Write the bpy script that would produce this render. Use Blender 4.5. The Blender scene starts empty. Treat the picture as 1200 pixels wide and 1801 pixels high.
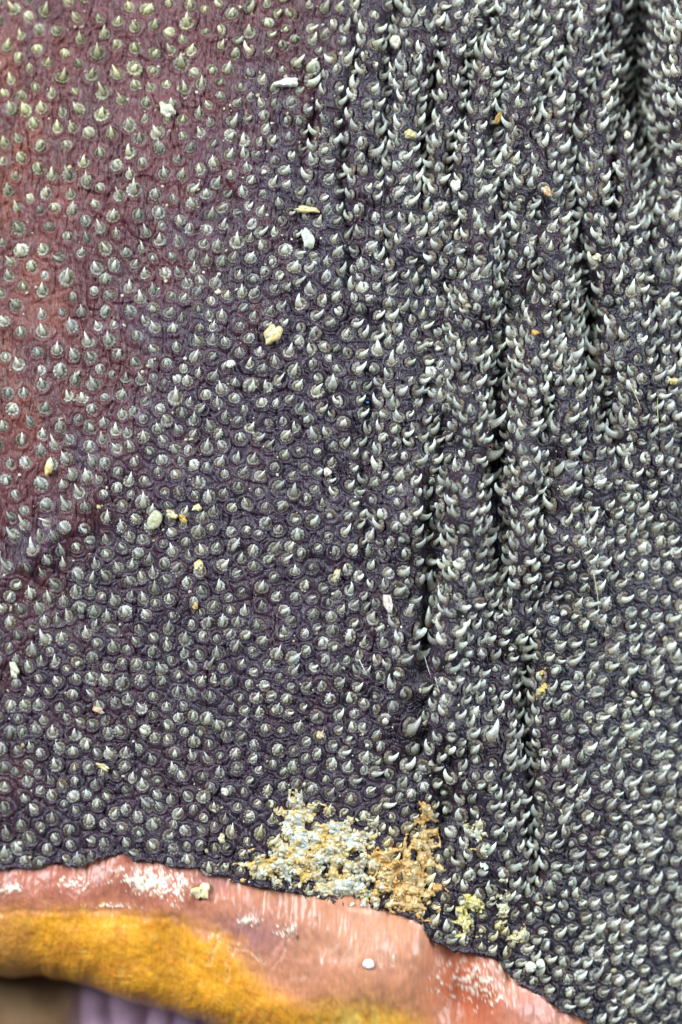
import bpy, math, random
import numpy as np
from mathutils import Matrix, Vector

random.seed(7)
rng = np.random.default_rng(7)
K = 0.05e-3            # metres per photo pixel: the piece of skin in view is about 60 mm wide
CX, CY = 600.0, 900.5
R = math.radians
scn = bpy.context.scene
col = scn.collection

# ------------------------------------------------------------------ camera, world, lamps, exposure
cam_d = bpy.data.cameras.new('camera')
cam = bpy.data.objects.new('camera', cam_d)
col.objects.link(cam)
scn.camera = cam
cam_d.sensor_fit = 'VERTICAL'
cam_d.sensor_height = 36.0
cam_d.lens = 100.0
CAM_Z = 1801 * K * 100.0 / 36.0
cam.location = (0, 0, CAM_Z)
cam.rotation_euler = (0, 0, 0)
cam_d.clip_start = 0.01
cam_d.clip_end = 20.0
cam_d.dof.use_dof = True
cam_d.dof.focus_distance = CAM_Z - 6 * K
cam_d.dof.aperture_fstop = 8.0

world = bpy.data.worlds.new('World')
scn.world = world
world.use_nodes = True
bg = world.node_tree.nodes['Background']
bg.inputs['Color'].default_value = (0.72, 0.84, 1.0, 1)
bg.inputs['Strength'].default_value = 0.14


def area_lamp(name, loc, size, power, color):
    d = bpy.data.lights.new(name, 'AREA')
    d.shape = 'DISK'
    d.size = size
    d.energy = power
    d.color = color
    o = bpy.data.objects.new(name, d)
    col.objects.link(o)
    o.location = loc
    o.rotation_euler = (Vector((0, 0, 0)) - Vector(loc)).to_track_quat('-Z', 'Y').to_euler()
    return o


area_lamp('key_lamp', (-0.38, 0.26, 0.36), 0.36, 8.0, (0.84, 0.94, 1.0))
area_lamp('fill_lamp', (0.42, 0.16, 0.30), 0.34, 5.2, (0.78, 0.91, 1.0))

vs = scn.view_settings
vs.view_transform = 'Standard'
vs.look = 'None'
vs.exposure = 0.12
vs.gamma = 1.0
vs.use_curve_mapping = False
scn.cycles.use_denoising = True
scn.cycles.max_bounces = 6


# ------------------------------------------------------------------ helpers
def lattice(ix, iy, seed):
    h = (ix.astype(np.int64) * 374761393 + iy.astype(np.int64) * 668265263 + seed * 974634777) & 0xFFFFFFFF
    h = ((h ^ (h >> 13)) * 1274126177) & 0xFFFFFFFF
    return ((h ^ (h >> 16)) & 0xFFFFFF) / float(0xFFFFFF) * 2 - 1


def noise(x, y, seed=0):
    x = np.asarray(x, float); y = np.asarray(y, float)
    x0 = np.floor(x); y0 = np.floor(y)
    fx = x - x0; fy = y - y0
    fx = fx * fx * fx * (fx * (fx * 6 - 15) + 10); fy = fy * fy * fy * (fy * (fy * 6 - 15) + 10)
    a = lattice(x0, y0, seed); b = lattice(x0 + 1, y0, seed)
    c = lattice(x0, y0 + 1, seed); d = lattice(x0 + 1, y0 + 1, seed)
    return (a * (1 - fx) + b * fx) * (1 - fy) + (c * (1 - fx) + d * fx) * fy


def fbm(x, y, seed=0, octaves=3):
    s = 0; a = 1.0; t = 0
    for k in range(octaves):
        s = s + a * noise(x * 2 ** k, y * 2 ** k, seed + 17 * k); t += a; a *= 0.5
    return s / t


def smooth(e0, e1, x):
    t = np.clip((x - e0) / (e1 - e0), 0, 1)
    return t * t * (3 - 2 * t)


def gauss2(x, y, cx, cy, sx, sy):
    return np.exp(-((x - cx) / sx) ** 2 - ((y - cy) / sy) ** 2)


def world_pts(x, y, z):
    return np.stack([(x - CX) * K, (CY - y) * K, z * K], axis=-1)


def mesh_from(name, verts, faces, smooth_shade=True):
    me = bpy.data.meshes.new(name)
    verts = np.asarray(verts, np.float32)
    if isinstance(faces, np.ndarray):
        n, k = faces.shape
        me.vertices.add(len(verts)); me.vertices.foreach_set('co', verts.ravel())
        me.loops.add(n * k); me.loops.foreach_set('vertex_index', faces.astype(np.int32).ravel())
        me.polygons.add(n)
        me.polygons.foreach_set('loop_start', np.arange(0, n * k, k, dtype=np.int32))
        me.update(calc_edges=True)
    else:
        me.from_pydata([tuple(v) for v in verts], [], faces); me.update()
    if smooth_shade:
        me.polygons.foreach_set('use_smooth', np.ones(len(me.polygons), bool))
    return me


def set_color(me, rgb, name='pigment'):
    at = me.color_attributes.new(name, 'FLOAT_COLOR', 'POINT')
    c = np.ones((len(me.vertices), 4), np.float32)
    c[:, :np.shape(rgb)[-1]] = rgb
    at.data.foreach_set('color', c.ravel())


def grid_faces(nr, nc):
    i = np.arange(nr * nc).reshape(nr, nc)
    # rows run down the picture: this order faces up
    return np.stack([i[:-1, :-1], i[1:, :-1], i[1:, 1:], i[:-1, 1:]], -1).reshape(-1, 4)


def link(name, me, parent=None, mat=None):
    o = bpy.data.objects.new(name, me)
    col.objects.link(o)
    if parent is not None:
        o.parent = parent
    if mat is not None and len(me.materials) == 0:
        me.materials.append(mat)
    return o


def tag(o, label=None, cat=None, group=None, kind=None):
    if label: o['label'] = label
    if cat: o['category'] = cat
    if group: o['group'] = group
    if kind: o['kind'] = kind
    return o


def axis(a, b, lo, hi, fine, coarse):
    """coordinates from a to b, fine between lo and hi and coarse outside"""
    v = [lo]
    while v[-1] < hi: v.append(v[-1] + fine)
    left = []; s = fine; p = lo
    while p > a: s = min(s * 1.25, coarse); p -= s; left.append(p)
    s = fine; p = v[-1]; right = []
    while p < b: s = min(s * 1.25, coarse); p += s; right.append(p)
    return np.array(left[::-1] + v + right)


# ------------------------------------------------------------------ materials
def new_mat(name):
    m = bpy.data.materials.new(name); m.use_nodes = True
    nt = m.node_tree
    return m, nt, nt.nodes['Principled BSDF'], nt.nodes['Material Output']


def node(nt, kind, **kw):
    n = nt.nodes.new(kind)
    for k, v in kw.items(): setattr(n, k, v)
    return n


def skin_material():
    m, nt, p, out = new_mat('dried_skin')
    L = nt.links.new
    at = node(nt, 'ShaderNodeAttribute', attribute_name='pigment')
    geo = node(nt, 'ShaderNodeNewGeometry')
    n1 = node(nt, 'ShaderNodeTexNoise'); n1.inputs['Scale'].default_value = 2600; n1.inputs['Detail'].default_value = 5
    L(geo.outputs['Position'], n1.inputs['Vector'])
    ramp = node(nt, 'ShaderNodeMapRange')
    ramp.inputs['From Min'].default_value = 0.3; ramp.inputs['From Max'].default_value = 0.7
    ramp.inputs['To Min'].default_value = 0.65; ramp.inputs['To Max'].default_value = 1.4
    L(n1.outputs['Fac'], ramp.inputs['Value'])
    mx = node(nt, 'ShaderNodeVectorMath', operation='SCALE')
    L(at.outputs['Color'], mx.inputs[0]); L(ramp.outputs['Result'], mx.inputs['Scale'])
    L(mx.outputs['Vector'], p.inputs['Base Color'])
    p.inputs['Roughness'].default_value = 0.36
    p.inputs['Specular IOR Level'].default_value = 0.34
    n2 = node(nt, 'ShaderNodeTexNoise'); n2.inputs['Scale'].default_value = 5200; n2.inputs['Detail'].default_value = 4
    L(geo.outputs['Position'], n2.inputs['Vector'])
    b = node(nt, 'ShaderNodeBump'); b.inputs['Strength'].default_value = 0.35; b.inputs['Distance'].default_value = 1.4 * K
    L(n2.outputs['Fac'], b.inputs['Height'])
    # long fine striations, where the sheet is stretched
    nw = node(nt, 'ShaderNodeTexNoise'); nw.inputs['Scale'].default_value = 700; nw.inputs['Detail'].default_value = 2
    L(geo.outputs['Position'], nw.inputs['Vector'])
    wv = node(nt, 'ShaderNodeVectorMath', operation='MULTIPLY_ADD')
    wv.inputs[1].default_value = (16 * K, 0, 0)
    L(nw.outputs['Color'], wv.inputs[0]); L(geo.outputs['Position'], wv.inputs[2])
    mp = node(nt, 'ShaderNodeMapping'); mp.inputs['Scale'].default_value = (1, 0.07, 0.4)
    L(wv.outputs['Vector'], mp.inputs['Vector'])
    n3 = node(nt, 'ShaderNodeTexNoise'); n3.inputs['Scale'].default_value = 4300; n3.inputs['Detail'].default_value = 2
    L(mp.outputs['Vector'], n3.inputs['Vector'])
    b2 = node(nt, 'ShaderNodeBump'); b2.inputs['Distance'].default_value = 8.5 * K
    L(at.outputs['Alpha'], b2.inputs['Strength']); L(n3.outputs['Fac'], b2.inputs['Height'])
    L(b.outputs['Normal'], b2.inputs['Normal']); L(b2.outputs['Normal'], p.inputs['Normal'])
    rr = node(nt, 'ShaderNodeMapRange')
    rr.inputs['To Min'].default_value = 0.30; rr.inputs['To Max'].default_value = 0.5
    L(n1.outputs['Fac'], rr.inputs['Value']); L(rr.outputs['Result'], p.inputs['Roughness'])
    return m


def dentine_material(name, rough, trans, bump):
    m, nt, p, out = new_mat(name)
    L = nt.links.new
    at = node(nt, 'ShaderNodeAttribute', attribute_name='pigment')
    oi = node(nt, 'ShaderNodeObjectInfo')
    geo = node(nt, 'ShaderNodeNewGeometry')
    n1 = node(nt, 'ShaderNodeTexNoise'); n1.inputs['Scale'].default_value = 4200; n1.inputs['Detail'].default_value = 3
    L(geo.outputs['Position'], n1.inputs['Vector'])
    mul = node(nt, 'ShaderNodeVectorMath', operation='MULTIPLY')
    L(at.outputs['Color'], mul.inputs[0]); L(oi.outputs['Color'], mul.inputs[1])
    mr = node(nt, 'ShaderNodeMapRange')
    mr.inputs['From Min'].default_value = 0.3; mr.inputs['From Max'].default_value = 0.7
    mr.inputs['To Min'].default_value = 0.72; mr.inputs['To Max'].default_value = 1.22
    L(n1.outputs['Fac'], mr.inputs['Value'])
    sc = node(nt, 'ShaderNodeVectorMath', operation='SCALE')
    L(mul.outputs['Vector'], sc.inputs[0]); L(mr.outputs['Result'], sc.inputs['Scale'])
    L(sc.outputs['Vector'], p.inputs['Base Color'])
    p.inputs['Roughness'].default_value = rough
    p.inputs['Specular IOR Level'].default_value = 0.5
    b = node(nt, 'ShaderNodeBump'); b.inputs['Strength'].default_value = bump; b.inputs['Distance'].default_value = 1.5 * K
    L(n1.outputs['Fac'], b.inputs['Height']); L(b.outputs['Normal'], p.inputs['Normal'])
    tr = node(nt, 'ShaderNodeBsdfTranslucent')
    L(sc.outputs['Vector'], tr.inputs['Color'])
    mix = node(nt, 'ShaderNodeMixShader'); mix.inputs['Fac'].default_value = trans
    L(p.outputs['BSDF'], mix.inputs[1]); L(tr.outputs['BSDF'], mix.inputs[2])
    L(mix.outputs['Shader'], out.inputs['Surface'])
    return m


def flesh_material():
    m, nt, p, out = new_mat('dried_flesh')
    L = nt.links.new
    at = node(nt, 'ShaderNodeAttribute', attribute_name='pigment')
    geo = node(nt, 'ShaderNodeNewGeometry')
    mp = node(nt, 'ShaderNodeMapping'); mp.inputs['Scale'].default_value = (1.0, 0.5, 1.0)
    L(geo.outputs['Position'], mp.inputs['Vector'])
    n1 = node(nt, 'ShaderNodeTexNoise'); n1.inputs['Scale'].default_value = 3000; n1.inputs['Detail'].default_value = 6
    L(mp.outputs['Vector'], n1.inputs['Vector'])
    mr = node(nt, 'ShaderNodeMapRange')
    mr.inputs['From Min'].default_value = 0.3; mr.inputs['From Max'].default_value = 0.7
    mr.inputs['To Min'].default_value = 0.95; mr.inputs['To Max'].default_value = 1.05
    L(n1.outputs['Fac'], mr.inputs['Value'])
    sc = node(nt, 'ShaderNodeVectorMath', operation='SCALE')
    L(at.outputs['Color'], sc.inputs[0]); L(mr.outputs['Result'], sc.inputs['Scale'])
    L(sc.outputs['Vector'], p.inputs['Base Color'])
    p.inputs['Roughness'].default_value = 0.37
    p.inputs['Specular IOR Level'].default_value = 0.42
    p.inputs['Subsurface Weight'].default_value = 0.5
    p.inputs['Subsurface Radius'].default_value = (1.0, 0.45, 0.2)
    p.inputs['Subsurface Scale'].default_value = 10 * K
    b = node(nt, 'ShaderNodeBump'); b.inputs['Strength'].default_value = 0.2; b.inputs['Distance'].default_value = 2.2 * K
    L(n1.outputs['Fac'], b.inputs['Height']); L(b.outputs['Normal'], p.inputs['Normal'])
    return m


M_SKIN = skin_material()
M_BASE = dentine_material('denticle_base', 0.42, 0.10, 0.9)
M_THORN = dentine_material('thorn_enamel', 0.32, 0.38, 0.3)
M_CRUST = dentine_material('dried_crust', 0.38, 0.22, 0.8)
M_FLESH = flesh_material()
M_FOLD = M_FLESH.copy()
M_FOLD.name = 'dull_flesh'
M_FOLD.node_tree.nodes['Principled BSDF'].inputs['Roughness'].default_value = 0.75


# ------------------------------------------------------------------ the form of the skin (heights in photo pixels)
def crest(x, y, line, wl, wr, amp, p=2.0, seed=0):
    ly, lx = zip(*line); ay, aa = zip(*amp)
    xc = np.interp(y, ly, lx) + 10 * noise(y / 85.0, y * 0 + seed, 31) + 7 * noise(y / 33.0, x / 60.0 + seed, 32)
    a = np.interp(y, ay, aa, left=0, right=0) * (0.95 + 0.35 * noise(y / 75.0, x / 120.0 + seed, 33))
    d = x - xc
    w = np.where(d < 0, wl, wr)
    return 1.3 * a * np.exp(-np.abs(d / (1.25 * w)) ** p)


def macro(x, y):
    x = np.asarray(x, float); y = np.asarray(y, float)
    z = -0.00011 * (x - 600) ** 2 - 0.00005 * (y - 950) ** 2
    # left: low crease running up to the right
    xd = np.interp(y, [690, 790, 930, 1010, 1110], [262, 205, 100, 5, -90])
    z = z + 17 * np.exp(-((x - xd - 14) / 42.0) ** 2) * smooth(660, 800, y) * smooth(1110, 980, y)
    z = z + 5 * fbm(x / 150, y / 190, 5) + 2.5 * noise(x / 60, y / 60, 8)
    # pleats that grow towards the right and die out at the lower right
    env = smooth(420, 760, x + 0.10 * (900 - y)) * (1 - 0.75 * smooth(930, 1040, x) * smooth(760, 960, y)) * (1 - 0.6 * smooth(1150, 1500, y))
    env2 = smooth(300, 620, x) * smooth(620, 300, y)
    env = np.maximum(env, 0.75 * env2)
    xw = x + 34 * noise(x / 210, y / 260, 11) + 15 * noise(x / 75, y / 95, 12) + 0.05 * y
    pl = 0.5 + 0.5 * smooth(560, 380, y)
    z = z + pl * env * 26 * (np.abs(np.sin(math.pi * xw / 70)) ** 1.4 - 0.5) * (0.8 + 0.7 * noise(xw / 70, y / 120, 13))
    z = z + env * 8 * noise(x / 34, y / 48, 14)
    # big folds
    z = z + crest(x, y, [(0, 790), (300, 838), (640, 836), (900, 818), (1040, 806), (1200, 790), (1420, 772)], 30, 30,
                  [(120, 0), (330, 26), (700, 44), (1000, 48), (1250, 40), (1430, 0)], 2.2, 1)
    z = z + crest(x, y, [(600, 728), (900, 716), (1200, 722), (1350, 700)], 34, 18, [(560, 0), (760, 22), (1100, 30), (1250, 18), (1380, 0)], 2.0, 2)
    z = z + crest(x, y, [(0, 880), (300, 930), (520, 962), (800, 915), (1010, 925), (1150, 900)], 26, 28,
                  [(0, 8), (250, 24), (800, 40), (1000, 30), (1180, 0)], 2.0, 3)
    z = z + crest(x, y, [(640, 1010), (800, 1000), (1000, 985), (1150, 990)], 26, 70, [(560, 0), (720, 26), (950, 22), (1180, 0)], 2.0, 4)
    z = z + crest(x, y, [(0, 1060), (400, 1080), (600, 1122), (800, 1150)], 30, 40, [(300, 0), (450, 24), (700, 32), (860, 0)], 2.0, 5)
    z = z + crest(x, y, [(-200, 1200), (160, 1208), (300, 1240)], 34, 60, [(-200, 60), (140, 60), (330, 0)], 2.4, 6)
    z = z - crest(x, y, [(0, 1138), (160, 1142), (300, 1182), (420, 1190)], 34, 26, [(-200, 55), (180, 55), (420, 0)], 2.0, 7)
    z = z - crest(x, y, [(850, 768), (1080, 762), (1300, 742), (1360, 735)], 34, 30, [(800, 0), (930, 14), (1280, 20), (1390, 0)], 2.0, 8)
    z = z - crest(x, y, [(660, 872), (960, 868), (1020, 880)], 26, 24, [(600, 0), (700, 18), (940, 18), (1060, 0)], 2.0, 9)
    z = z - crest(x, y, [(1340, 790), (1500, 778)], 30, 24, [(1330, 0), (1400, 18), (1490, 16), (1560, 0)], 2.0, 10)
    z = z - crest(x, y, [(1080, 938), (1300, 930), (1500, 934), (1700, 930)], 18, 14, [(1080, 0), (1200, 26), (1500, 28), (1690, 0)], 1.8, 11)
    z = z - crest(x, y, [(460, 1036), (640, 1050), (800, 1096)], 20, 18, [(430, 0), (520, 30), (700, 34), (840, 0)], 1.8, 12)
    z = z + 26 * gauss2(x, y, 845, 1350, 50, 110)
    z = z + 14 * gauss2(x, y, 870, 1560, 60, 90)
    # the right flank leans away
    z = z - 0.00035 * np.maximum(x - 960, 0) ** 2 * smooth(800, 1000, y)
    return z


def macro_normal(x, y, e=5.0):
    gx = (macro(x + e, y) - macro(x - e, y)) / (2 * e)
    gy = (macro(x, y + e) - macro(x, y - e)) / (2 * e)
    n = np.stack([-gx, gy, np.ones_like(gx)], -1)      # y of the world runs up the picture
    return n / np.linalg.norm(n, axis=-1, keepdims=True)


EDGE = [(-160, 1540), (0, 1536), (60, 1530), (95, 1524), (135, 1531), (165, 1516), (200, 1508), (215, 1504), (232, 1517), (285, 1519), (300, 1527),
        (345, 1528), (365, 1538), (395, 1541), (420, 1556), (470, 1566), (540, 1574), (580, 1588), (620, 1602), (690, 1604),
        (735, 1625), (765, 1660), (800, 1678), (850, 1684), (885, 1694), (900, 1722), (925, 1745), (960, 1762), (985, 1782),
        (1020, 1797), (1080, 1830), (1200, 1900), (1360, 1960)]


def edge_y(x):
    ex, ey = zip(*EDGE)
    return np.interp(x, ex, ey) + 3 * noise(np.asarray(x) / 9.0, np.asarray(x) * 0, 41)


X0, X1, Y0 = -140.0, 1340.0, -140.0

# ------------------------------------------------------------------ where the denticles stand
def spacing(x, y):
    s = 23.6 + 0 * x
    s = s + 6.4 * smooth(560, 250, x + 0.35 * y)            # sparser at the upper left
    s = s - 4.2 * smooth(560, 760, x) * (1 - 0.5 * smooth(960, 1060, x) * smooth(850, 1000, y))
    return s


def place_denticles():
    n = 150000
    x = rng.uniform(X0, X1, n); y = rng.uniform(Y0, 1960, n)
    ok = y < edge_y(x) - 6
    x = x[ok]; y = y[ok]
    nz = macro_normal(x, y)[:, 2]
    keep = rng.random(len(x)) < np.clip(0.45 / nz, 0, 1)
    x = x[keep]; y = y[keep]
    z = macro(x, y); s = spacing(x, y)
    # bare patches that the photograph shows
    bare = np.zeros(len(x))
    for bx, by, sx, sy in ((728, 1215, 16, 90), (706, 1290, 22, 50), (795, 1430, 18, 70), (857, 1520, 26, 50), (852, 1300, 26, 34), (985, 850, 13, 60), (748, 1130, 15, 130), (868, 820, 11, 120), (1045, 560, 12, 80), (700, 1010, 9, 60), (1095, 790, 12, 50)):
        bare += gauss2(x, y, bx, by, sx, sy)
    s = s * (1 + 0.8 * np.clip(bare, 0, 1))
    s = s * rng.uniform(0.86, 1.1, len(s))
    cell = 36.0; grid = {}; out = []
    for i in range(len(x)):
        px, py, pz, r2 = x[i], y[i], z[i], s[i] ** 2
        cx, cy, cz = int(px // cell), int(py // cell), int(pz // cell)
        hit = False
        for a in (-1, 0, 1):
            for b in (-1, 0, 1):
                for c in (-1, 0, 1):
                    for q in grid.get((cx + a, cy + b, cz + c), ()):
                        if (q[0] - px) ** 2 + (q[1] - py) ** 2 + (q[2] - pz) ** 2 < r2:
                            hit = True; break
                    if hit: break
                if hit: break
            if hit: break
        if not hit:
            grid.setdefault((cx, cy, cz), []).append((px, py, pz)); out.append(i)
    return x[out], y[out], z[out], s[out]


DX, DY, DZ, DS = place_denticles()
ND = len(DX)
DN = macro_normal(DX, DY)
DR = np.clip(DS * rng.normal(0.475, 0.06, ND) * (1 + 0.14 * smooth(560, 760, DX)) * (1 - 0.07 * smooth(700, 500, DX)) * (1 - 0.12 * smooth(560, 250, DX + 0.35 * DY)), 8.0, 16.0)
print('denticles', ND)

# ------------------------------------------------------------------ the specimen
specimen = bpy.data.objects.new('dried_fish_skin', None)
col.objects.link(specimen)
specimen.empty_display_size = 0.01
tag(specimen, 'dark purple dried fish skin full of pale hooked thorns, with an orange fleshy lip', 'fish skin')

# ---- skin sheet
ax = axis(X0, X1, -8, 1208, 1.75, 7.0)
ys = axis(Y0, 1801, -8, 1760, 1.75, 2.2)
s_rows = (ys - ys[0]) / (ys[-1] - ys[0])
ey = edge_y(ax)
NR, NC = len(s_rows), len(ax)
GX = np.broadcast_to(ax[None, :], (NR, NC)).copy()
GY = ys[0] + s_rows[:, None] * (ey[None, :] - ys[0])
GM = macro(GX, GY)
D1 = np.full((NR, NC), 60.0); D2 = np.full((NR, NC), 60.0); VX = np.zeros((NR, NC)); RR = np.full((NR, NC), 13.0)
for i in range(ND):
    c0, c1 = np.searchsorted(ax, (DX[i] - 46, DX[i] + 46))
    if c1 <= c0: continue
    eyi = ey[min((c0 + c1) // 2, NC - 1)]
    sr = (np.array([DY[i] - 46, DY[i] + 46]) - ys[0]) / (eyi - ys[0])
    r0, r1 = np.searchsorted(s_rows, sr)
    r0 = max(r0 - 3, 0); r1 = min(r1 + 3, NR)
    sl = (slice(r0, r1), slice(c0, c1))
    dx = GX[sl] - DX[i]; dy = GY[sl] - DY[i]; dz = GM[sl] - DZ[i]
    d = np.sqrt(dx * dx + dy * dy + dz * dz)
    near = d < D1[sl]
    D2[sl] = np.where(near, D1[sl], np.minimum(D2[sl], d))
    VX[sl] = np.where(near, dx, VX[sl]); RR[sl] = np.where(near, DR[i], RR[sl])
    D1[sl] = np.where(near, d, D1[sl])

top_left = smooth(1020, 600, GX * 1.1 + GY * 0.72)            # parallel wrinkles here, rings elsewhere
rough_zone = 0.55 + 0.45 * smooth(250, 700, GX + 0.3 * GY)
out_d = D1 - RR
wav = 7 * noise(GX / 40, GY / 70, 51) + 2.6 * noise(GX / 15, GY / 30, 52) + 11 * noise(GX / 120, GY / 130, 53)
push = VX * np.exp(-(D1 / 22.0) ** 2) * 0.45
ph_lin = (GX - push + wav + 0.05 * GY) / 6.6
ph_ring = (D1 + 3.5 * noise(GX / 16, GY / 16, 54) + 0.8 * noise(GX / 7, GY / 7, 55)) / 5.6
lin = np.abs(np.sin(math.pi * ph_lin)) ** 0.55
lin2 = np.abs(np.sin(math.pi * (GX - push + 1.5 * wav + 0.1 * GY + 40) / 15.0)) ** 0.6
ring = np.abs(np.sin(math.pi * ph_ring)) ** 0.55
pick = smooth(-0.25, 0.35, noise(GX / 24, GY / 24, 56) + 1.6 * top_left - 0.25)
wr = (ring * (1 - pick) + lin * pick - 0.6) * (4.8 - 2.0 * top_left) + (lin2 - 0.6) * (1.8 + 2.6 * top_left)
wr *= (0.55 + 0.6 * smooth(-0.5, 0.6, noise(GX / 50, GY / 60, 57))) * (0.75 + 0.5 * rough_zone)
outside = smooth(-1.5, 3.5, out_d)
furrow = np.exp(-((D2 - D1) / 3.2) ** 2) * (1 - 0.8 * top_left) * smooth(-0.6, 0.2, noise(GX / 40, GY / 40, 58) + 0.25)
collar = np.exp(-((out_d - 3.5) / 2.4) ** 2) * (1 - 0.9 * top_left) * (0.35 + 0.65 * smooth(-0.3, 0.4, noise(GX / 30, GY / 30, 67)))
mound = 1.6 * np.exp(-((out_d - 2) / 6.0) ** 2)
crack = -4.5 * (1 - smooth(0.0, 0.055, np.abs(noise(GX / 42, GY / 120, 59)))) * smooth(40, 220, GX + 0.1 * GY)
GZ = GM + mound + outside * (wr + crack) - 2.4 * furrow * outside + 1.2 * collar + 0.2 * noise(GX / 3.3, GY / 3.3, 60) * outside
GZ = GZ + 3.0 * smooth(14, 0, ey[None, :] - GY) * (1 + noise(GX / 12, GY / 12, 61))

# pigment of the skin itself
def mixc(c, target, w):
    return c * (1 - w[..., None]) + np.array(target) * w[..., None]

pg = np.broadcast_to(np.array([0.066, 0.034, 0.060]), (NR, NC, 3)).copy()
pg = mixc(pg, [0.150, 0.040, 0.042], np.clip(smooth(980, 470, GX * 1.2 + GY * 0.62 + 170 * noise(GX / 45, GY / 80, 96) + 90 * noise(GX / 14, GY / 60, 97)), 0, 1) * 0.9)
pg = mixc(pg, [0.230, 0.060, 0.036], np.clip(smooth(170, 10, GX + 60 * noise(GX / 60, GY / 110, 62)) * smooth(900, 640, GY) * (0.55 + 0.6 * noise(GX / 50, GY / 90, 63)), 0, 0.8))
pg = mixc(pg, [0.048, 0.034, 0.050], smooth(520, 900, GX + 0.12 * (900 - GY)) * 0.85)
pg = mixc(pg, [0.070, 0.044, 0.062], np.clip(gauss2(GX, GY, 855, 1540, 50, 70) + gauss2(GX, GY, 730, 1240, 30, 110) + gauss2(GX, GY, 1090, 850, 50, 60) + gauss2(GX, GY, 990, 870, 30, 100), 0, 1))
pg = mixc(pg, [0.060, 0.046, 0.064], smooth(960, 1080, GX) * smooth(850, 1050, GY) * 0.8)
pg *= (0.40 + 0.22 * smooth(900, 400, GX * 1.1 + GY * 0.6))[..., None]
pg *= (1 + 0.28 * fbm(GX / 70, GY / 90, 64))[..., None]
pg = mixc(pg, [0.040, 0.015, 0.020], 0.4 * smooth(0.25, 0.6, noise(GX / 40, GY / 70, 65)) * smooth(-1, 4, out_d))
pg = mixc(pg, [0.09, 0.08, 0.075], 0.35 * collar * smooth(-0.2, 0.5, noise(GX / 9, GY / 9, 66)))

P = world_pts(GX, GY, GZ).reshape(-1, 3)
F = grid_faces(NR, NC)
# a thickness that closes the sheet along its rim
rim = np.concatenate([np.arange(NC), np.arange(1, NR) * NC + NC - 1, (NR - 1) * NC + np.arange(NC - 2, -1, -1), np.arange(NR - 2, 0, -1) * NC])
low = P[rim].copy(); low[:, 2] -= 14 * K
nb = len(P); m_ = len(rim); j = np.arange(m_); j2 = (j + 1) % m_
F2 = np.stack([rim[j], rim[j2], nb + j2, nb + j], -1)
P = np.concatenate([P, low]); F = np.concatenate([F, F2])
skin_me = mesh_from('skin', P, F)
pg = np.concatenate([np.clip(pg, 0, 1), (0.5 + 0.5 * top_left)[..., None] * smooth(-1, 3, out_d)[..., None]], -1)
set_color(skin_me, np.concatenate([pg.reshape(-1, 4), pg.reshape(-1, 4)[rim]]))
skin = link('skin', skin_me, specimen, M_SKIN)


# ------------------------------------------------------------------ denticles: scalloped base disc + hooked thorn
NSEG = 32
def base_shape(r):
    """unit disc, z up, hook towards +y"""
    nr = r.integers(10, 15); ph = r.uniform(0, 6.28)
    th = np.arange(NSEG) * 2 * math.pi / NSEG
    scal = 1 + 0.035 * np.cos(nr * th + ph) + r.normal(0, 0.03, NSEG) + 0.05 * np.cos(2 * th + r.uniform(0, 6))
    prof = [(1.04, -0.24), (0.97, 0.02), (0.83, 0.11), (0.62, 0.06), (0.42, 0.06), (0.2, 0.12)]
    V = []; C = []; side_ph = r.uniform(0, 6.28)
    rib = 0.5 + 0.5 * np.cos(nr * th + ph)
    rim_c = np.array([0.36, 0.36, 0.33]) * r.uniform(0.4, 1.25); mid_c = np.array([0.095, 0.062, 0.040]) * r.uniform(0.7, 1.3); dark = np.array([0.05, 0.036, 0.036])
    for k, (rad, z) in enumerate(prof):
        w = [1, 1, 0.7, 0.4, 0.1, 0][k]
        rr = rad * (1 + (scal - 1) * w)
        zz = z + np.array([0, 0.09, 0.14, 0.11, 0.03, 0][k]) * (rib - 0.5) + r.normal(0, 0.012, NSEG)
        V.append(np.stack([rr * np.cos(th), rr * np.sin(th), zz], -1))
        f = [0.0, 0.22, 0.50, 0.18, 0.0, 0.0][k]
        c = mid_c + (rim_c - mid_c) * np.clip(f + 0.45 * (rib - 0.5) * (k < 4) + r.normal(0, 0.22, NSEG) + 0.32 * np.cos(th + side_ph), 0, 1)[:, None]
        if k == 0: c = c * 0.5 + dark * 0.5
        C.append(c)
    V.append(np.array([[0, 0, 0.14]])); C.append(mid_c[None, :])
    F = []
    for k in range(len(prof) - 1):
        for i in range(NSEG):
            i2 = (i + 1) % NSEG
            F.append((k * NSEG + i, k * NSEG + i2, (k + 1) * NSEG + i2, (k + 1) * NSEG + i))
    t = (len(prof) - 1) * NSEG; c = len(prof) * NSEG
    for i in range(NSEG): F.append((t + i, t + (i + 1) % NSEG, c, c))
    return np.concatenate(V), F, np.concatenate(C)


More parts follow.
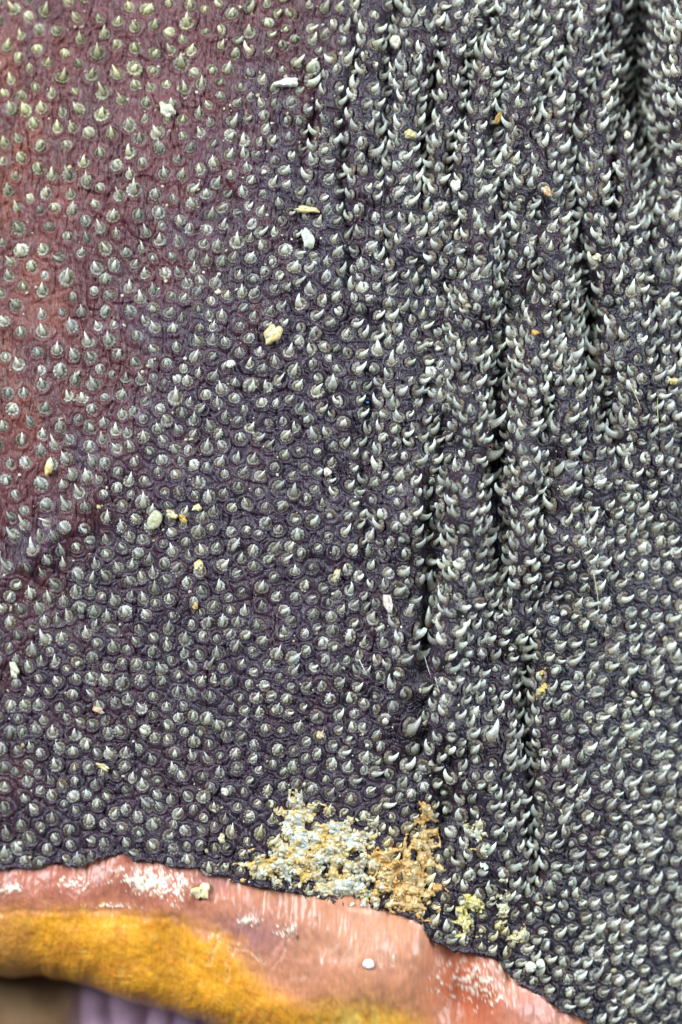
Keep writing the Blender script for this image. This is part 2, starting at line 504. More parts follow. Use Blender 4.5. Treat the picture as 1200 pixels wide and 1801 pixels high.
TSEG = 10
def thorn_shape(r, worn):
    L = 1.0 * r.uniform(0.8, 1.2) * (0.55 if worn else 1.0)
    arc = r.uniform(1.05, 1.65); lean = r.uniform(0.0, 0.45); tw = r.normal(0, 0.14)
    wx = r.uniform(0.30, 0.42); wy = r.uniform(0.50, 0.68)
    rings = 8; V = []; C = []
    th = np.arange(TSEG) * 2 * math.pi / TSEG
    groove = 1 + 0.06 * np.cos(5 * th + r.uniform(0, 6))
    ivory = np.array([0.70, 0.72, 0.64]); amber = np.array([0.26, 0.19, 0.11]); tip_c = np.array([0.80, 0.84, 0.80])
    for k in range(rings):
        t = k / (rings - 1)
        tt = t if not worn else t * 0.75
        phi = lean + t * arc
        cy = -0.05 + L * 1.45 / arc * (math.cos(lean) - math.cos(phi))
        cz = 0.02 + L * 1.45 / arc * (math.sin(phi) - math.sin(lean))
        cx = tw * t
        dy = math.sin(phi); dz = math.cos(phi)
        ln = math.hypot(dy, dz); ty, tz = dy / ln, dz / ln
        w = (1 - tt) ** 0.7 * (1 + 0.12 * (1 - t) ** 4)
        w = max(w, 0.03)
        # concave back: the face towards +y is flatter
        a = np.cos(th) * wx * w; b = np.sin(th) * wy * w
        b = np.where(b > 0, b * 0.45, b)
        a = a * groove; b = b * groove
        V.append(np.stack([cx + a, cy + b * tz, cz - b * ty], -1))
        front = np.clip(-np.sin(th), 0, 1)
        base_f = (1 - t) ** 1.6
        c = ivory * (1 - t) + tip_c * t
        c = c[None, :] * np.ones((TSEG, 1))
        m = np.clip(base_f * (0.42 + 0.58 * front), 0, 1)[:, None]  # brown shade of the translucent foot and front, painted in as amber
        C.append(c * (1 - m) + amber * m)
    tip = V[-1].mean(0, keepdims=True) + np.array([[0, 0.03, 0.02]])
    V.append(tip); C.append(tip_c[None, :])
    F = []
    for k in range(rings - 1):
        for i in range(TSEG):
            i2 = (i + 1) % TSEG
            F.append((k * TSEG + i, k * TSEG + i2, (k + 1) * TSEG + i2, (k + 1) * TSEG + i))
    t = (rings - 1) * TSEG; c = rings * TSEG
    for i in range(TSEG): F.append((t + i, t + (i + 1) % TSEG, c, c))
    return np.concatenate(V), F, np.concatenate(C)


def tri_faces(F):
    return [f[:3] if f[2] == f[3] else f for f in F]


NV = 28
BASES = [base_shape(np.random.default_rng(100 + i)) for i in range(NV)]
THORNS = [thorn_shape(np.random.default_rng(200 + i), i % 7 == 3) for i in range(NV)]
BASE_ME = []; THORN_ME = []
for i in range(NV):
    for src, dst, nm, mt in ((BASES, BASE_ME, 'denticle', M_BASE), (THORNS, THORN_ME, 'thorn', M_THORN)):
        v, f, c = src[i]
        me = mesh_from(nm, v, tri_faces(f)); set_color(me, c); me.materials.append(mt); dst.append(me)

# each one's frame: it rises along the skin's normal and hooks up the picture
lean_ang = np.radians(4 - 30 * smooth(250, 520, DX) - 10 * smooth(850, 1100, DX) * smooth(900, 1200, DY) + 22 * gauss2(DX, DY, 80, 930, 120, 130)) + rng.normal(0, 0.24, ND)
bdir = np.stack([-np.sin(lean_ang), np.cos(lean_ang), np.zeros(ND)], -1)
folded = smooth(420, 700, DX + 0.2 * (900 - DY)) * (1 - 0.65 * smooth(960, 1060, DX) * smooth(820, 980, DY))
NN = DN + rng.normal(0, 1, DN.shape) * np.stack([0.12 + 0.42 * folded, 0.12 + 0.06 * folded, 0 * folded], -1)
NN[:, 0] += DN[:, 0] * 1.1 * folded          # on the folds the hooks stand out sideways from the flanks
NN[:, 1] -= 0.10 * folded
NN /= np.linalg.norm(NN, axis=1, keepdims=True)
BB = bdir - NN * np.sum(bdir * NN, 1, keepdims=True); BB /= np.linalg.norm(BB, axis=1, keepdims=True)
TT = np.cross(BB, NN)
VAR = rng.integers(0, NV, ND)
TL = 1.0 + 0.14 * smooth(520, 760, DX + 0.15 * (900 - DY)) * (1 - 0.55 * smooth(960, 1060, DX) * smooth(820, 980, DY)) + 0.25 * gauss2(DX, DY, 60, 960, 120, 120) + rng.normal(0, 0.10, ND)      # thorn length
TW = 1.0 + 0.38 * folded + rng.normal(0, 0.08, ND)
crusty = np.clip(gauss2(DX, DY, 560, 1500, 130, 75) + gauss2(DX, DY, 720, 1540, 60, 75) + gauss2(DX, DY, 880, 1640, 40, 40), 0, 1)
warm_top = smooth(700, 200, DX * 0.8 + DY)
tint = np.ones((ND, 3)) * rng.uniform(0.55, 1.2, (ND, 1))
tint *= 1 - 0.10 * rng.random((ND, 3)) * np.array([0.2, 0.4, 1.0])
tint *= 1 + 0.06 * smooth(560, 800, DX)[:, None]
tint *= 1 + warm_top[:, None] * np.array([0.06, 0.02, -0.30])
tint *= 1 + crusty[:, None] * np.array([0.36, 0.20, -0.25])
POS = world_pts(DX, DY, DZ) + DN * rng.uniform(0.6, 2.3, ND)[:, None] * K
ROT = np.stack([TT * rng.uniform(0.84, 1.14, (ND, 1)), BB * rng.uniform(0.9, 1.14, (ND, 1)), NN], -1) * (DR * K)[:, None, None]
inframe = (DX > 8) & (DX < 1192) & (DY > 8) & (DY < 1795)
score = DR * (0.35 + DN[:, 2]) * (0.9 + 0.1 * rng.random(ND)) * inframe
order = np.argsort(-score)
single = np.zeros(ND, bool); single[order[:300]] = True

for i in np.nonzero(single)[0]:
    b = link('denticle', BASE_ME[VAR[i]], specimen)
    M = Matrix.Identity(4)
    for r_ in range(3):
        for c_ in range(3): M[r_][c_] = ROT[i][r_, c_]
        M[r_][3] = POS[i][r_]
    b.matrix_world = M
    b.color = (*tint[i], 1)
    t = link('thorn', THORN_ME[VAR[i]], b)
    t.scale = (TW[i], TL[i], TL[i])
    t.color = (*tint[i], 1)


def joined(shapes, is_thorn, name, mat, label):
    VV = []; FF = []; CC = []; off = 0
    for i in np.nonzero(~single)[0]:
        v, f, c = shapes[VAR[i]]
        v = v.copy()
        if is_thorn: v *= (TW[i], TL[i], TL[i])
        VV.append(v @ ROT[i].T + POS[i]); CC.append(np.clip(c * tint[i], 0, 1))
        FF.append(np.array(f) + off); off += len(v)
    VV = np.concatenate(VV); FF = np.concatenate(FF); CC = np.concatenate(CC)
    # quads whose last corner repeats are triangles: split every face into triangles first
    T = np.concatenate([FF[:, [0, 1, 2]], FF[FF[:, 2] != FF[:, 3]][:, [0, 2, 3]]])
    me = mesh_from(name, VV, T); set_color(me, CC)
    o = link(name, me, specimen, mat)
    tag(o, label, kind='stuff')
    return o


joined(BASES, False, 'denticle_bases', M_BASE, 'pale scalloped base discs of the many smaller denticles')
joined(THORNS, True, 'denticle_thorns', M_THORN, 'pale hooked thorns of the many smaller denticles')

# ------------------------------------------------------------------ the fleshy lip below the skin
LOWER = [(-160, 1745), (0, 1752), (60, 1748), (130, 1762), (180, 1778), (230, 1792), (300, 1808), (350, 1826), (400, 1850), (500, 1925), (700, 2060), (1000, 2090), (1360, 2150)]
lx = axis(X0, X1 - 60, -8, 1080, 1.9, 8.0)
lower = np.interp(lx, *zip(*LOWER)) + 3 * noise(lx / 25, lx * 0, 71)
NT = 190
top = edge_y(lx) - 34
tpar = np.concatenate([np.linspace(0, 0.5, 150) ** 0.88 / 0.5 ** 0.88 * 0.5, np.linspace(0.5, 0.92, NT - 150 + 1)[1:]])
th = tpar[:, None] * math.pi
LX = np.broadcast_to(lx[None, :], (NT, len(lx))).copy()
span = (lower - top)[None, :]
LY = top[None, :] + span * np.sin(np.minimum(th, math.pi / 2)) - span * 0.6 * (1 - np.sin(np.maximum(th, math.pi / 2)))
zt = macro(lx, edge_y(lx)) - 7
LZ = zt[None, :] - 140 * (1 - np.cos(th)) ** 1.15
dtop = LY - edge_y(lx)[None, :]
rise = smooth(-12, 60, dtop)
LZ += 20 * rise * smooth(0.52, 0.3, tpar[:, None])
LZ += 40 * gauss2(LX, LY, 650, 1710, 95, 90) + 22 * gauss2(LX, LY, 440, 1770, 100, 60) - 42 * gauss2(LX, LY, 800, 1750, 42, 100) + 14 * gauss2(LX, LY, 930, 1800, 60, 60)
ystep = np.interp(lx, [-160, 0, 150, 300, 350, 470, 620], [1612, 1612, 1608, 1616, 1640, 1672, 1720])[None, :] + 4 * noise(LX / 22, LY / 60, 72)
vis = tpar[:, None] < 0.56
stepw = smooth(480, 380, LX)
LZ += vis * stepw * (3 * smooth(ystep - 10, ystep + 40, LY) - 1.5 * np.exp(-((LY - ystep) / 5.0) ** 2))
fibre_x = LX + 12 * noise(LX / 50, LY / 70, 73) + 3 * noise(LX / 12, LY / 26, 74) + 0.12 * (LY - 1600)
LZ += vis * (0.5 * noise(LX / 9, LY / 9, 68) + 0.45 * noise(fibre_x / 4.0, LY / 26, 70) + 0.8 * noise(fibre_x / 9.0, LY / 60, 69) + 3.4 * fbm(LX / 26, LY / 34, 75) + 0.7 * noise(LX / 4, LY / 4, 76) + 9 * noise(LX / 70, LY / 80, 77))
# cracks where a thin film has split
def seg_dist(x, y, pts):
    d = np.full(x.shape, 1e9)
    for (ax_, ay_), (bx_, by_) in zip(pts[:-1], pts[1:]):
        vx, vy = bx_ - ax_, by_ - ay_
        t = np.clip(((x - ax_) * vx + (y - ay_) * vy) / (vx * vx + vy * vy), 0, 1)
        d = np.minimum(d, np.hypot(x - ax_ - t * vx, y - ay_ - t * vy))
    return d
CR = [[(515, 1640), (505, 1655), (496, 1680), (480, 1702)], [(385, 1656), (410, 1668), (440, 1672), (462, 1695)], [(424, 1625), (420, 1655), (410, 1675), (400, 1700)],
      [(380, 1640), (378, 1665), (366, 1700)], [(405, 1672), (398, 1730)]]
crackd = np.full(LX.shape, 1e9)
for c in CR: crackd = np.minimum(crackd, seg_dist(LX + 3 * noise(LX / 8, LY / 8, 78), LY, c))
LZ += vis * (-1.6 * np.exp(-(crackd / 1.7) ** 2) + 0.6 * np.exp(-((crackd - 6) / 4.0) ** 2))
film = vis * (LY < 1700) * gauss2(LX, LY, 455, 1650, 60, 36)

lp = np.broadcast_to(np.array([0.50, 0.20, 0.105]), LX.shape + (3,)).copy()
mott = fbm(LX / 38, LY / 55, 80)
lp = mixc(lp, [0.40, 0.13, 0.085], np.clip(0.9 * smooth(520, 250, LX) * smooth(1640, 1560, LY) + 0.4 * mott, 0, 1))
lp = mixc(lp, [0.60, 0.29, 0.18], np.clip(gauss2(LX, LY, 640, 1650, 110, 60), 0, 1) * 0.9)
lp = mixc(lp, [0.27, 0.12, 0.13], np.clip(gauss2(LX, LY, 440, 1650, 70, 45) + 0.8 * gauss2(LX, LY, 380, 1545, 40, 25), 0, 1) * 0.75)
yel = np.clip(stepw * smooth(ystep - 26, ystep + 40, LY + 10 * noise(LX / 18, LY / 30, 95)) + smooth(480, 380, LX) * 0 + smooth(0, 60, LY - np.interp(LX, [300, 400, 480, 560, 640, 740, 800], [1600, 1680, 1715, 1745, 1735, 1760, 1800])) * smooth(800, 700, LX) * 0.95, 0, 1)
yel = np.clip(yel + 0.25 * mott * (yel > 0.05), 0, 1)
lp = mixc(lp, [0.72, 0.31, 0.022], yel)
lp = mixc(lp, [0.46, 0.14, 0.018], 0.45 * yel * smooth(-0.1, 0.55, fbm(LX / 34, LY / 30, 89)))
lp = mixc(lp, [0.36, 0.14, 0.02], 0.5 * yel * smooth(60, 5, np.interp(LX, *zip(*LOWER)) - LY))  # painted shade: browner along the lower edge where the lip turns away
lp = mixc(lp, [0.72, 0.40, 0.07], 0.5 * yel * smooth(0.2, 0.6, fbm(LX / 16, LY / 22, 90)))
lp = mixc(lp, [0.74, 0.46, 0.10], np.clip(0.9 * gauss2(LX, LY, 630, 1800, 70, 45) * (0.7 + 0.6 * noise(LX / 8, LY / 40, 81)), 0, 1))
lp = mixc(lp, [0.46, 0.10, 0.040], np.clip(gauss2(LX, LY, 810, 1730, 45, 70) + 0.8 * gauss2(LX, LY, 860, 1770, 40, 60), 0, 1) * 0.85)
lp = mixc(lp, [0.55, 0.22, 0.17], gauss2(LX, LY, 945, 1775, 60, 45) * 0.8)
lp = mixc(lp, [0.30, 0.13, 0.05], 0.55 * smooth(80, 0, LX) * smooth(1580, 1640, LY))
# white efflorescence on the film and torn pale fibres
wp = np.clip(1.15 * gauss2(LX, LY, 262, 1550, 60, 20) + 0.7 * gauss2(LX, LY, 120, 1562, 30, 12) + 0.9 * gauss2(LX, LY, 12, 1570, 22, 10) + 0.55 * gauss2(LX, LY, 195, 1598, 45, 5) + 0.8 * gauss2(LX, LY, 435, 1622, 20, 10)
             + 0.8 * gauss2(LX, LY, 505, 1638, 20, 9) + 0.5 * gauss2(LX, LY, 310, 1578, 20, 20) + 0.55 * gauss2(LX, LY, 840, 1735, 70, 45), 0, 1.2)
fib = fbm(LX / 7 + LY / 9, LY / 7 - LX / 26, 82) + 0.6 * noise(LX / 3.2, LY / 3.2, 83)
white = smooth(0.42, 0.95, wp + 0.8 * fib) * smooth(0.05, 0.2, wp)
lp = mixc(lp, [0.72, 0.66, 0.54], np.clip(white, 0, 1) * 0.9 * vis)
LZ += 2.2 * white * vis
lp = mixc(lp, [0.70, 0.52, 0.40], 0.2 * np.exp(-((crackd - 3) / 2.2) ** 2) * vis * smooth(-0.2, 0.3, noise(LX / 11, LY / 11, 87)))
lp = mixc(lp, [0.62, 0.42, 0.30], 0.75 * np.exp(-((dtop - 1.0) / 2.2) ** 2) * smooth(-0.2, 0.3, noise(LX / 12, LY / 12, 84)))
lp = mixc(lp, [0.03, 0.012, 0.012], gauss2(LX, LY, 523.5, 1650, 3.2, 3.6))
for sx, sy in ((520, 1627), (566, 1690), (692, 1682), (1, 1)):
    lp = mixc(lp, [0.8, 0.7, 0.6], gauss2(LX, LY, sx, sy, 2.4, 5.0))
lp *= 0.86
lp *= (1 + 0.10 * noise(LX / 4, LY / 14, 85) + 0.22 * fbm(LX / 60, LY / 45, 88) + 0.05 * noise(LX / 9, LY / 9, 86))[..., None]
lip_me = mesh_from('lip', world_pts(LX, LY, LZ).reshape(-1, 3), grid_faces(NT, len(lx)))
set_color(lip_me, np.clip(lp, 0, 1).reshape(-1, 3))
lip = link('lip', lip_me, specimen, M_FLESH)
tag(lip, 'rounded pink and orange fleshy lip along the torn edge of the skin')

# ---- the fold deep below the lip
fx = np.linspace(-200, 620, 200); fy = np.linspace(1560, 2050, 130)
FX, FY = np.meshgrid(fx, fy)
FZ = -260 - 0.0012 * (FX - 250) ** 2 * 0.3 + 13 * np.abs(np.sin(math.pi * (FX + 20 * noise(FX / 80, FY / 120, 91)) / 58.0)) * smooth(60, 160, FX) + 12 * noise(FX / 60, FY / 50, 92) + 30 * smooth(140, 20, FX) * smooth(1720, 1790, FY)
fc = np.broadcast_to(np.array([0.36, 0.22, 0.30]), FX.shape + (3,)).copy()
fc = mixc(fc, [0.17, 0.09, 0.035], smooth(150, 60, FX + 30 * noise(FX / 50, FY / 50, 93)))
fc *= (1 + 0.2 * fbm(FX / 24, FY / 60, 94))[..., None]
fold_me = mesh_from('inner_fold', world_pts(FX, FY, FZ).reshape(-1, 3), grid_faces(len(fy), len(fx)))
set_color(fold_me, np.clip(fc, 0, 1).reshape(-1, 3))
fold = link('inner_fold', fold_me, specimen, M_FOLD)
tag(fold, 'dim lilac and brown fold deep below the orange lip')


# ------------------------------------------------------------------ surface height for things that lie on the skin or the lip
def skin_z(x, y):
    c = int(np.clip(np.searchsorted(ax, x), 0, NC - 1))
    r_ = int(np.clip(np.searchsorted(GY[:, c], y), 0, NR - 1))
    return GZ[r_, c]


def lip_z(x, y):
    c = int(np.clip(np.searchsorted(lx, x), 0, len(lx) - 1))
    r_ = int(np.clip(np.searchsorted(LY[:150, c], y), 0, 149))
    return LZ[r_, c]


OCT_V = np.array([(1, 0, 0), (-1, 0, 0), (0, 1, 0), (0, -1, 0), (0, 0, 1), (0, 0, -1)], float)
OCT_F = np.array([(0, 2, 4), (2, 1, 4), (1, 3, 4), (3, 0, 4), (2, 0, 5), (1, 2, 5), (3, 1, 5), (0, 3, 5)])
def split_oct():
    v = [tuple(p) for p in OCT_V]; f = []; mid = {}
    def m(a, b):
        k = (min(a, b), max(a, b))
        if k not in mid:
            p = (np.array(v[a]) + np.array(v[b])) / 2; mid[k] = len(v); v.append(tuple(p / np.linalg.norm(p)))
        return mid[k]
    for a, b, c in OCT_F:
        x, y, z = m(a, b), m(b, c), m(c, a)
        f += [(a, x, z), (x, b, y), (z, y, c), (x, y, z)]
    return np.array(v), np.array(f)
GR_V, GR_F = split_oct()


def grains(px, py, pz, size, colours, r):
    """many irregular crumbs as one mesh: vertices, triangles, colours (heights and sizes in photo pixels)"""
    V = []; F_ = []; C = []
    for k in range(len(px)):
        g = GR_V * r.uniform(0.55, 1.25, (len(GR_V), 1)) * (size[k] * r.uniform(0.6, 1.5, 3))
        a = r.uniform(0, 6.28); ca, sa = math.cos(a), math.sin(a)
        g = np.stack([g[:, 0] * ca - g[:, 1] * sa, g[:, 0] * sa + g[:, 1] * ca, g[:, 2] * 0.75], -1)
        V.append(world_pts(px[k] + g[:, 0], py[k] + g[:, 1], pz[k] + g[:, 2])); F_.append(GR_F + k * len(GR_V))
        C.append(np.repeat(colours[k][None, :] * r.uniform(0.8, 1.15), len(GR_V), 0))
    return np.concatenate(V), np.concatenate(F_), np.concatenate(C)


# ------------------------------------------------------------------ yellow crust caught between the thorns
def crust_patch(name, blobs, thr, seed, ca, cb, label, hgt=7.0):
    xs = [b[0] for b in blobs]; yy = [b[1] for b in blobs]
    x0 = min(b[0] - 2.0 * b[2] for b in blobs); x1 = max(b[0] + 2.0 * b[2] for b in blobs)
    y0 = min(b[1] - 2.0 * b[3] for b in blobs); y1 = max(b[1] + 2.0 * b[3] for b in blobs)
    gx = np.arange(x0, x1, 1.6); gy = np.arange(y0, y1, 1.6)
    X, Y = np.meshgrid(gx, gy)
    m = sum(gauss2(X, Y, *b) for b in blobs)
    near = (DX > x0 - 40) & (DX < x1 + 40) & (DY > y0 - 40) & (DY < y1 + 40)
    cone = np.zeros(X.shape)
    for i in np.nonzero(near)[0]:
        tx = DX[i] + BB[i, 0] * DR[i] * 0.35 + NN[i, 0] * DR[i] * 0.5
        ty = DY[i] - BB[i, 1] * DR[i] * 0.35 - NN[i, 1] * DR[i] * 0.5
        d = np.hypot(X - tx, Y - ty)
        cone = np.maximum(cone, DR[i] * 1.25 * np.exp(-(d / (DR[i] * 0.8)) ** 1.2))
    lump = np.abs(fbm(X / 17, Y / 17, seed)) * 2.0
    web = 1 - 3.0 * np.abs(fbm(X / 26, Y / 26, seed + 3, 2))
    field = m - thr + 0.02 + 0.55 * web + 0.30 * fbm(X / 13, Y / 13, seed + 8) + 0.18 * noise(X / 5, Y / 5, seed + 4) + 0.012 * cone
    field = np.where(m > 0.12, field, -1)
    base = macro(X, Y)
    Z = base + 1.0 + np.clip(field * 1.6, -1, 1) * hgt * 0.6 + cone * 0.9 + hgt * (lump - 0.4) * 0.5 + 1.0 * noise(X / 4.5, Y / 4.5, seed + 5)
    keep = (field > 0) & (Y < edge_y(X) + 7)
    cc = np.clip(0.62 + 0.9 * fbm(X / 22, Y / 22, seed + 6) + 0.5 * noise(X / 7, Y / 7, seed + 7) - 0.06 * cone + 0.5 * np.exp(-(field / 0.12) ** 2), 0, 1)
    C = np.array(ca)[None, None] * (1 - cc[..., None]) + np.array(cb)[None, None] * cc[..., None]
    nr, nc = X.shape
    f = grid_faces(nr, nc)
    k = keep.ravel(); f = f[k[f].all(1)]
    # sides: close each open border down to the skin
    P0 = world_pts(X, Y, Z).reshape(-1, 3)
    P1 = world_pts(X, Y, base - 2.5).reshape(-1, 3)
    e = np.concatenate([f[:, [0, 1]], f[:, [1, 2]], f[:, [2, 3]], f[:, [3, 0]]])
    key = np.sort(e, 1); code = key[:, 0].astype(np.int64) * (nr * nc) + key[:, 1]
    u, inv, cnt = np.unique(code, return_inverse=True, return_counts=True)
    be = e[cnt[inv] == 1]
    n0 = nr * nc
    side = np.stack([be[:, 1], be[:, 0], be[:, 0] + n0, be[:, 1] + n0], -1)
    allf = np.concatenate([f, side])
    used = np.unique(allf); remap = np.full(2 * n0, -1); remap[used] = np.arange(len(used))
    V_ = np.concatenate([P0, P1])[used]; T_ = remap[allf]; T_ = np.concatenate([T_[:, [0, 1, 2]], T_[:, [0, 2, 3]]])
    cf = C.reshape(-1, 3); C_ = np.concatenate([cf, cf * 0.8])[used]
    # crumbs bedded in the film
    r = np.random.default_rng(seed)
    cand = np.nonzero(((field > -0.12) & (m > 0.25) & (Y < edge_y(X) + 3)).ravel())[0]
    ii = r.choice(cand, min(len(cand), int(len(cand) * 0.035)), replace=False)
    w_ = r.random(len(ii))[:, None]
    gv, gf, gc = grains(X.ravel()[ii], Y.ravel()[ii], (np.maximum(Z, base + cone * 0.8).ravel()[ii]), r.uniform(1.6, 5.2, len(ii)), np.array(ca) * (1 - w_) * 1.12 + np.array(cb) * w_, r)
    T_ = np.concatenate([T_, gf + len(V_)]); V_ = np.concatenate([V_, gv]); C_ = np.clip(np.concatenate([C_, gc]), 0, 1)
    me = mesh_from(name, V_, T_); set_color(me, C_)
    o = link(name, me, None, M_CRUST)
    return tag(o, label, 'crust', 'crusts of dried matter between the thorns')


PALE = (0.54, 0.57, 0.50); OCH = (0.60, 0.38, 0.09); ORG = (0.58, 0.30, 0.07); LEM = (0.62, 0.50, 0.14)
crust_patch('crust', [(520, 1425, 36, 30), (465, 1525, 62, 26), (545, 1505, 60, 52), (610, 1540, 52, 44), (650, 1580, 40, 22), (600, 1470, 60, 30)], 0.76, 301, PALE, OCH,
            'large cream and ochre crust matting the thorns above the pink lip')
crust_patch('crust', [(715, 1530, 46, 52), (750, 1460, 16, 46), (728, 1590, 44, 30)], 0.52, 302, (0.62, 0.45, 0.22), ORG,
            'orange brown crust filling the groove beside the large cream crust', 9)
crust_patch('crust', [(838, 1590, 26, 13), (814, 1622, 13, 28)], 0.62, 303, (0.62, 0.54, 0.25), LEM,
            'small lemon yellow crust on bare purple skin near the lip')
crust_patch('crust', [(836, 1460, 14, 30), (850, 1505, 12, 18)], 0.75, 304, PALE, (0.58, 0.44, 0.16),
            'cream crust on upright thorns above the bare purple patch', 8)
crust_patch('crust', [(955, 1212, 9, 30)], 0.60, 305, (0.60, 0.46, 0.14), OCH, 'narrow yellow crust strip along the dark furrow', 8)
crust_patch('crust', [(905, 1648, 20, 20), (885, 1585, 10, 34)], 0.72, 306, PALE, (0.58, 0.46, 0.18), 'pale yellow crust at the corner where lip and skin edge bend', 8)


# ------------------------------------------------------------------ loose flakes, grains and fibres
def flake(name, x, y, rx, ry, ang, thick, colr, label, cat, lift=None, seed=0, lobes=0.18, tilt=(0, 0), on_lip=False, rough=0.12, colr2=None, group=None):
    r = np.random.default_rng(900 + seed)
    n = 26; rings = 5
    th_ = np.arange(n) * 2 * math.pi / n
    lobes = lobes * 0.55; rx = rx * 0.8; ry = ry * 0.8
    outl = 1 + lobes * np.cos(2 * th_ + r.uniform(0, 6)) * 0.5 + lobes * np.cos(3 * th_ + r.uniform(0, 6)) * 0.6 + lobes * np.cos(5 * th_ + r.uniform(0, 6)) * 0.5 + r.normal(0, lobes * 0.25, n)
    V = []; C = []; c1 = np.array(colr); c2 = np.array(colr2 if colr2 else colr) 
    bumpv = lambda a, b: fbm(a * 2.2 + seed * 3.1, b * 2.2, 400 + seed)
    for side in (1, -1):
        for k in range(rings):
            f = 1 - k / rings
            if side == -1 and k == 0: f = 0.985
            a = outl * f * np.cos(th_); b = outl * f * np.sin(th_)
            h = math.sqrt(max(0, 1 - f ** 2.2)) * side * 0.5
            bu = bumpv(a, b)
            z = thick * (h + 0.25 * side * (k > 0)) + thick * rough * 5 * bu + thick * 0.9 * lobes * (a * a - b * b)
            V.append(np.stack([a * rx, b * ry, z], -1))
            w = np.clip(0.5 + 1.4 * bu, 0, 1)[:, None]
            C.append(c1 * (1 - w) + c2 * w)
        bz = float(bumpv(np.array(0.0), np.array(0.0)))
        V.append(np.array([[0, 0, thick * 0.75 * side + thick * rough * 5 * bz]])); C.append((c1 if bz < 0 else c2)[None, :])
    m1 = rings * n + 1; F_ = []
    for s_, o_ in ((0, 0), (1, m1)):
        for k in range(rings - 1):
            for i in range(n):
                i2 = (i + 1) % n
                q = (o_ + k * n + i, o_ + k * n + i2, o_ + (k + 1) * n + i2, o_ + (k + 1) * n + i)
                F_.append(q if s_ == 0 else q[::-1])
        for i in range(n):
            q = (o_ + (rings - 1) * n + i, o_ + (rings - 1) * n + (i + 1) % n, o_ + rings * n)
            F_.append(q if s_ == 0 else q[::-1])
    for i in range(n):
        i2 = (i + 1) % n
        F_.append((i2, i, m1 + i, m1 + i2))
    V = np.concatenate(V)
    if lift is None: lift = thick * 0.35 + (0 if on_lip else 6)
    z0 = (lip_z(x, y) if on_lip else skin_z(x, y)) + lift
    me = mesh_from(name, V * K, F_); set_color(me, np.clip(np.concatenate(C), 0, 1))
    o = link(name, me, None, M_CRUST)
    o.location = world_pts(np.array(float(x)), np.array(float(y)), np.array(z0))
    o.rotation_euler = (R(tilt[0]), R(tilt[1]), R(ang))
    return tag(o, label, cat, group)


CREAM = (0.66, 0.62, 0.46); YEL = (0.62, 0.46, 0.15); WHT = (0.80, 0.78, 0.70); GRN = (0.50, 0.50, 0.36); TAN = (0.50, 0.33, 0.14)
flake('flake', 272, 915, 15, 23, -22, 5, GRN, 'oval translucent greenish flake lying flat among the thorns', 'flake', 9, 1, 0.10, (4, 8), rough=0.06, colr2=(0.46, 0.42, 0.22))
flake('flake', 303, 905, 14, 9, -25, 7, CREAM, 'lumpy cream flake beside the oval greenish flake', 'flake', 8, 2, 0.35, colr2=YEL)
flake('flake', 322, 913, 11, 7, -50, 7, YEL, 'amber drop shaped flake next to the lumpy cream flake', 'flake', 8, 3, 0.3, colr2=(0.55, 0.28, 0.05))
flake('flake', 347, 893, 10, 8, 30, 6, YEL, 'scalloped yellow flake uphill of the oval greenish flake', 'flake', 8, 4, 0.4, colr2=CREAM)
flake('flake', 480, 588, 17, 25, -28, 7, CREAM, 'bone shaped cream flake with amber middle on the thorns', 'flake', 10, 5, 0.34, (6, 6), colr2=YEL)
flake('flake', 406, 640, 10, 9, 20, 8, WHT, 'square white chip between thorns', 'chip', 8, 6, 0.18, colr2=CREAM)
flake('flake', 84, 822, 9, 19, -8, 9, CREAM, 'long cream crumb on the reddish skin', 'crumb', 8, 7, 0.25, colr2=YEL)
flake('flake', 350, 995, 11, 13, 0, 9, YEL, 'ochre crumb capping a thorn below the oval flake', 'crumb', 9, 8, 0.22, colr2=CREAM)
flake('flake', 344, 1066, 6, 9, 0, 7, YEL, 'small ochre crumb under the capped thorn', 'crumb', 8, 9, 0.25, colr2=TAN)
flake('flake', 592, 1012, 7, 16, -22, 6, (0.62, 0.46, 0.22), 'pointed tan sliver standing among the thorns', 'sliver', 10, 10, 0.3, (20, 0), colr2=CREAM)
flake('flake', 563, 1293, 9, 8, 10, 7, (0.62, 0.36, 0.12), 'orange pointed crumb between grey thorns', 'crumb', 9, 11, 0.25, colr2=CREAM)
flake('flake', 576, 830, 8, 11, 20, 8, (0.62, 0.44, 0.34), 'pinkish cream chip leaning on a thorn', 'chip', 9, 12, 0.3, colr2=WHT)
flake('flake', 542, 420, 13, 24, 12, 6, (0.52, 0.56, 0.48), 'pale ring shaped flake on purple skin', 'flake', 10, 13, 0.3, (4, -8), colr2=CREAM)
flake('flake', 540, 368, 27, 8, -6, 8, CREAM, 'ridge of yellowish cream crumbs above the ring shaped flake', 'crumb', 10, 14, 0.35, colr2=YEL)
flake('flake', 292, 190, 14, 20, 30, 9, CREAM, 'cream clump bridging two thorns on red skin', 'clump', 9, 15, 0.4, colr2=GRN)
flake('flake', 505, 142, 26, 11, 12, 9, CREAM, 'long pale clump lying across several thorns', 'clump', 11, 16, 0.35, colr2=WHT)
flake('flake', 697, 68, 12, 16, 0, 7, (0.60, 0.52, 0.42), 'drop shaped pinkish flake hanging point down', 'flake', 12, 17, 0.22, colr2=CREAM)
flake('flake', 722, 236, 14, 11, 0, 9, GRN, 'dull olive crumb between upright thorns', 'crumb', 12, 18, 0.25, colr2=YEL)
flake('flake', 802, 326, 11, 15, 10, 8, WHT, 'bright white crumb at the start of the main fold', 'crumb', 12, 19, 0.4)
flake('flake', 878, 205, 7, 15, -22, 4, (0.42, 0.25, 0.06), 'amber brown seed shaped scale between folds', 'scale', 12, 20, 0.12, (10, 10))
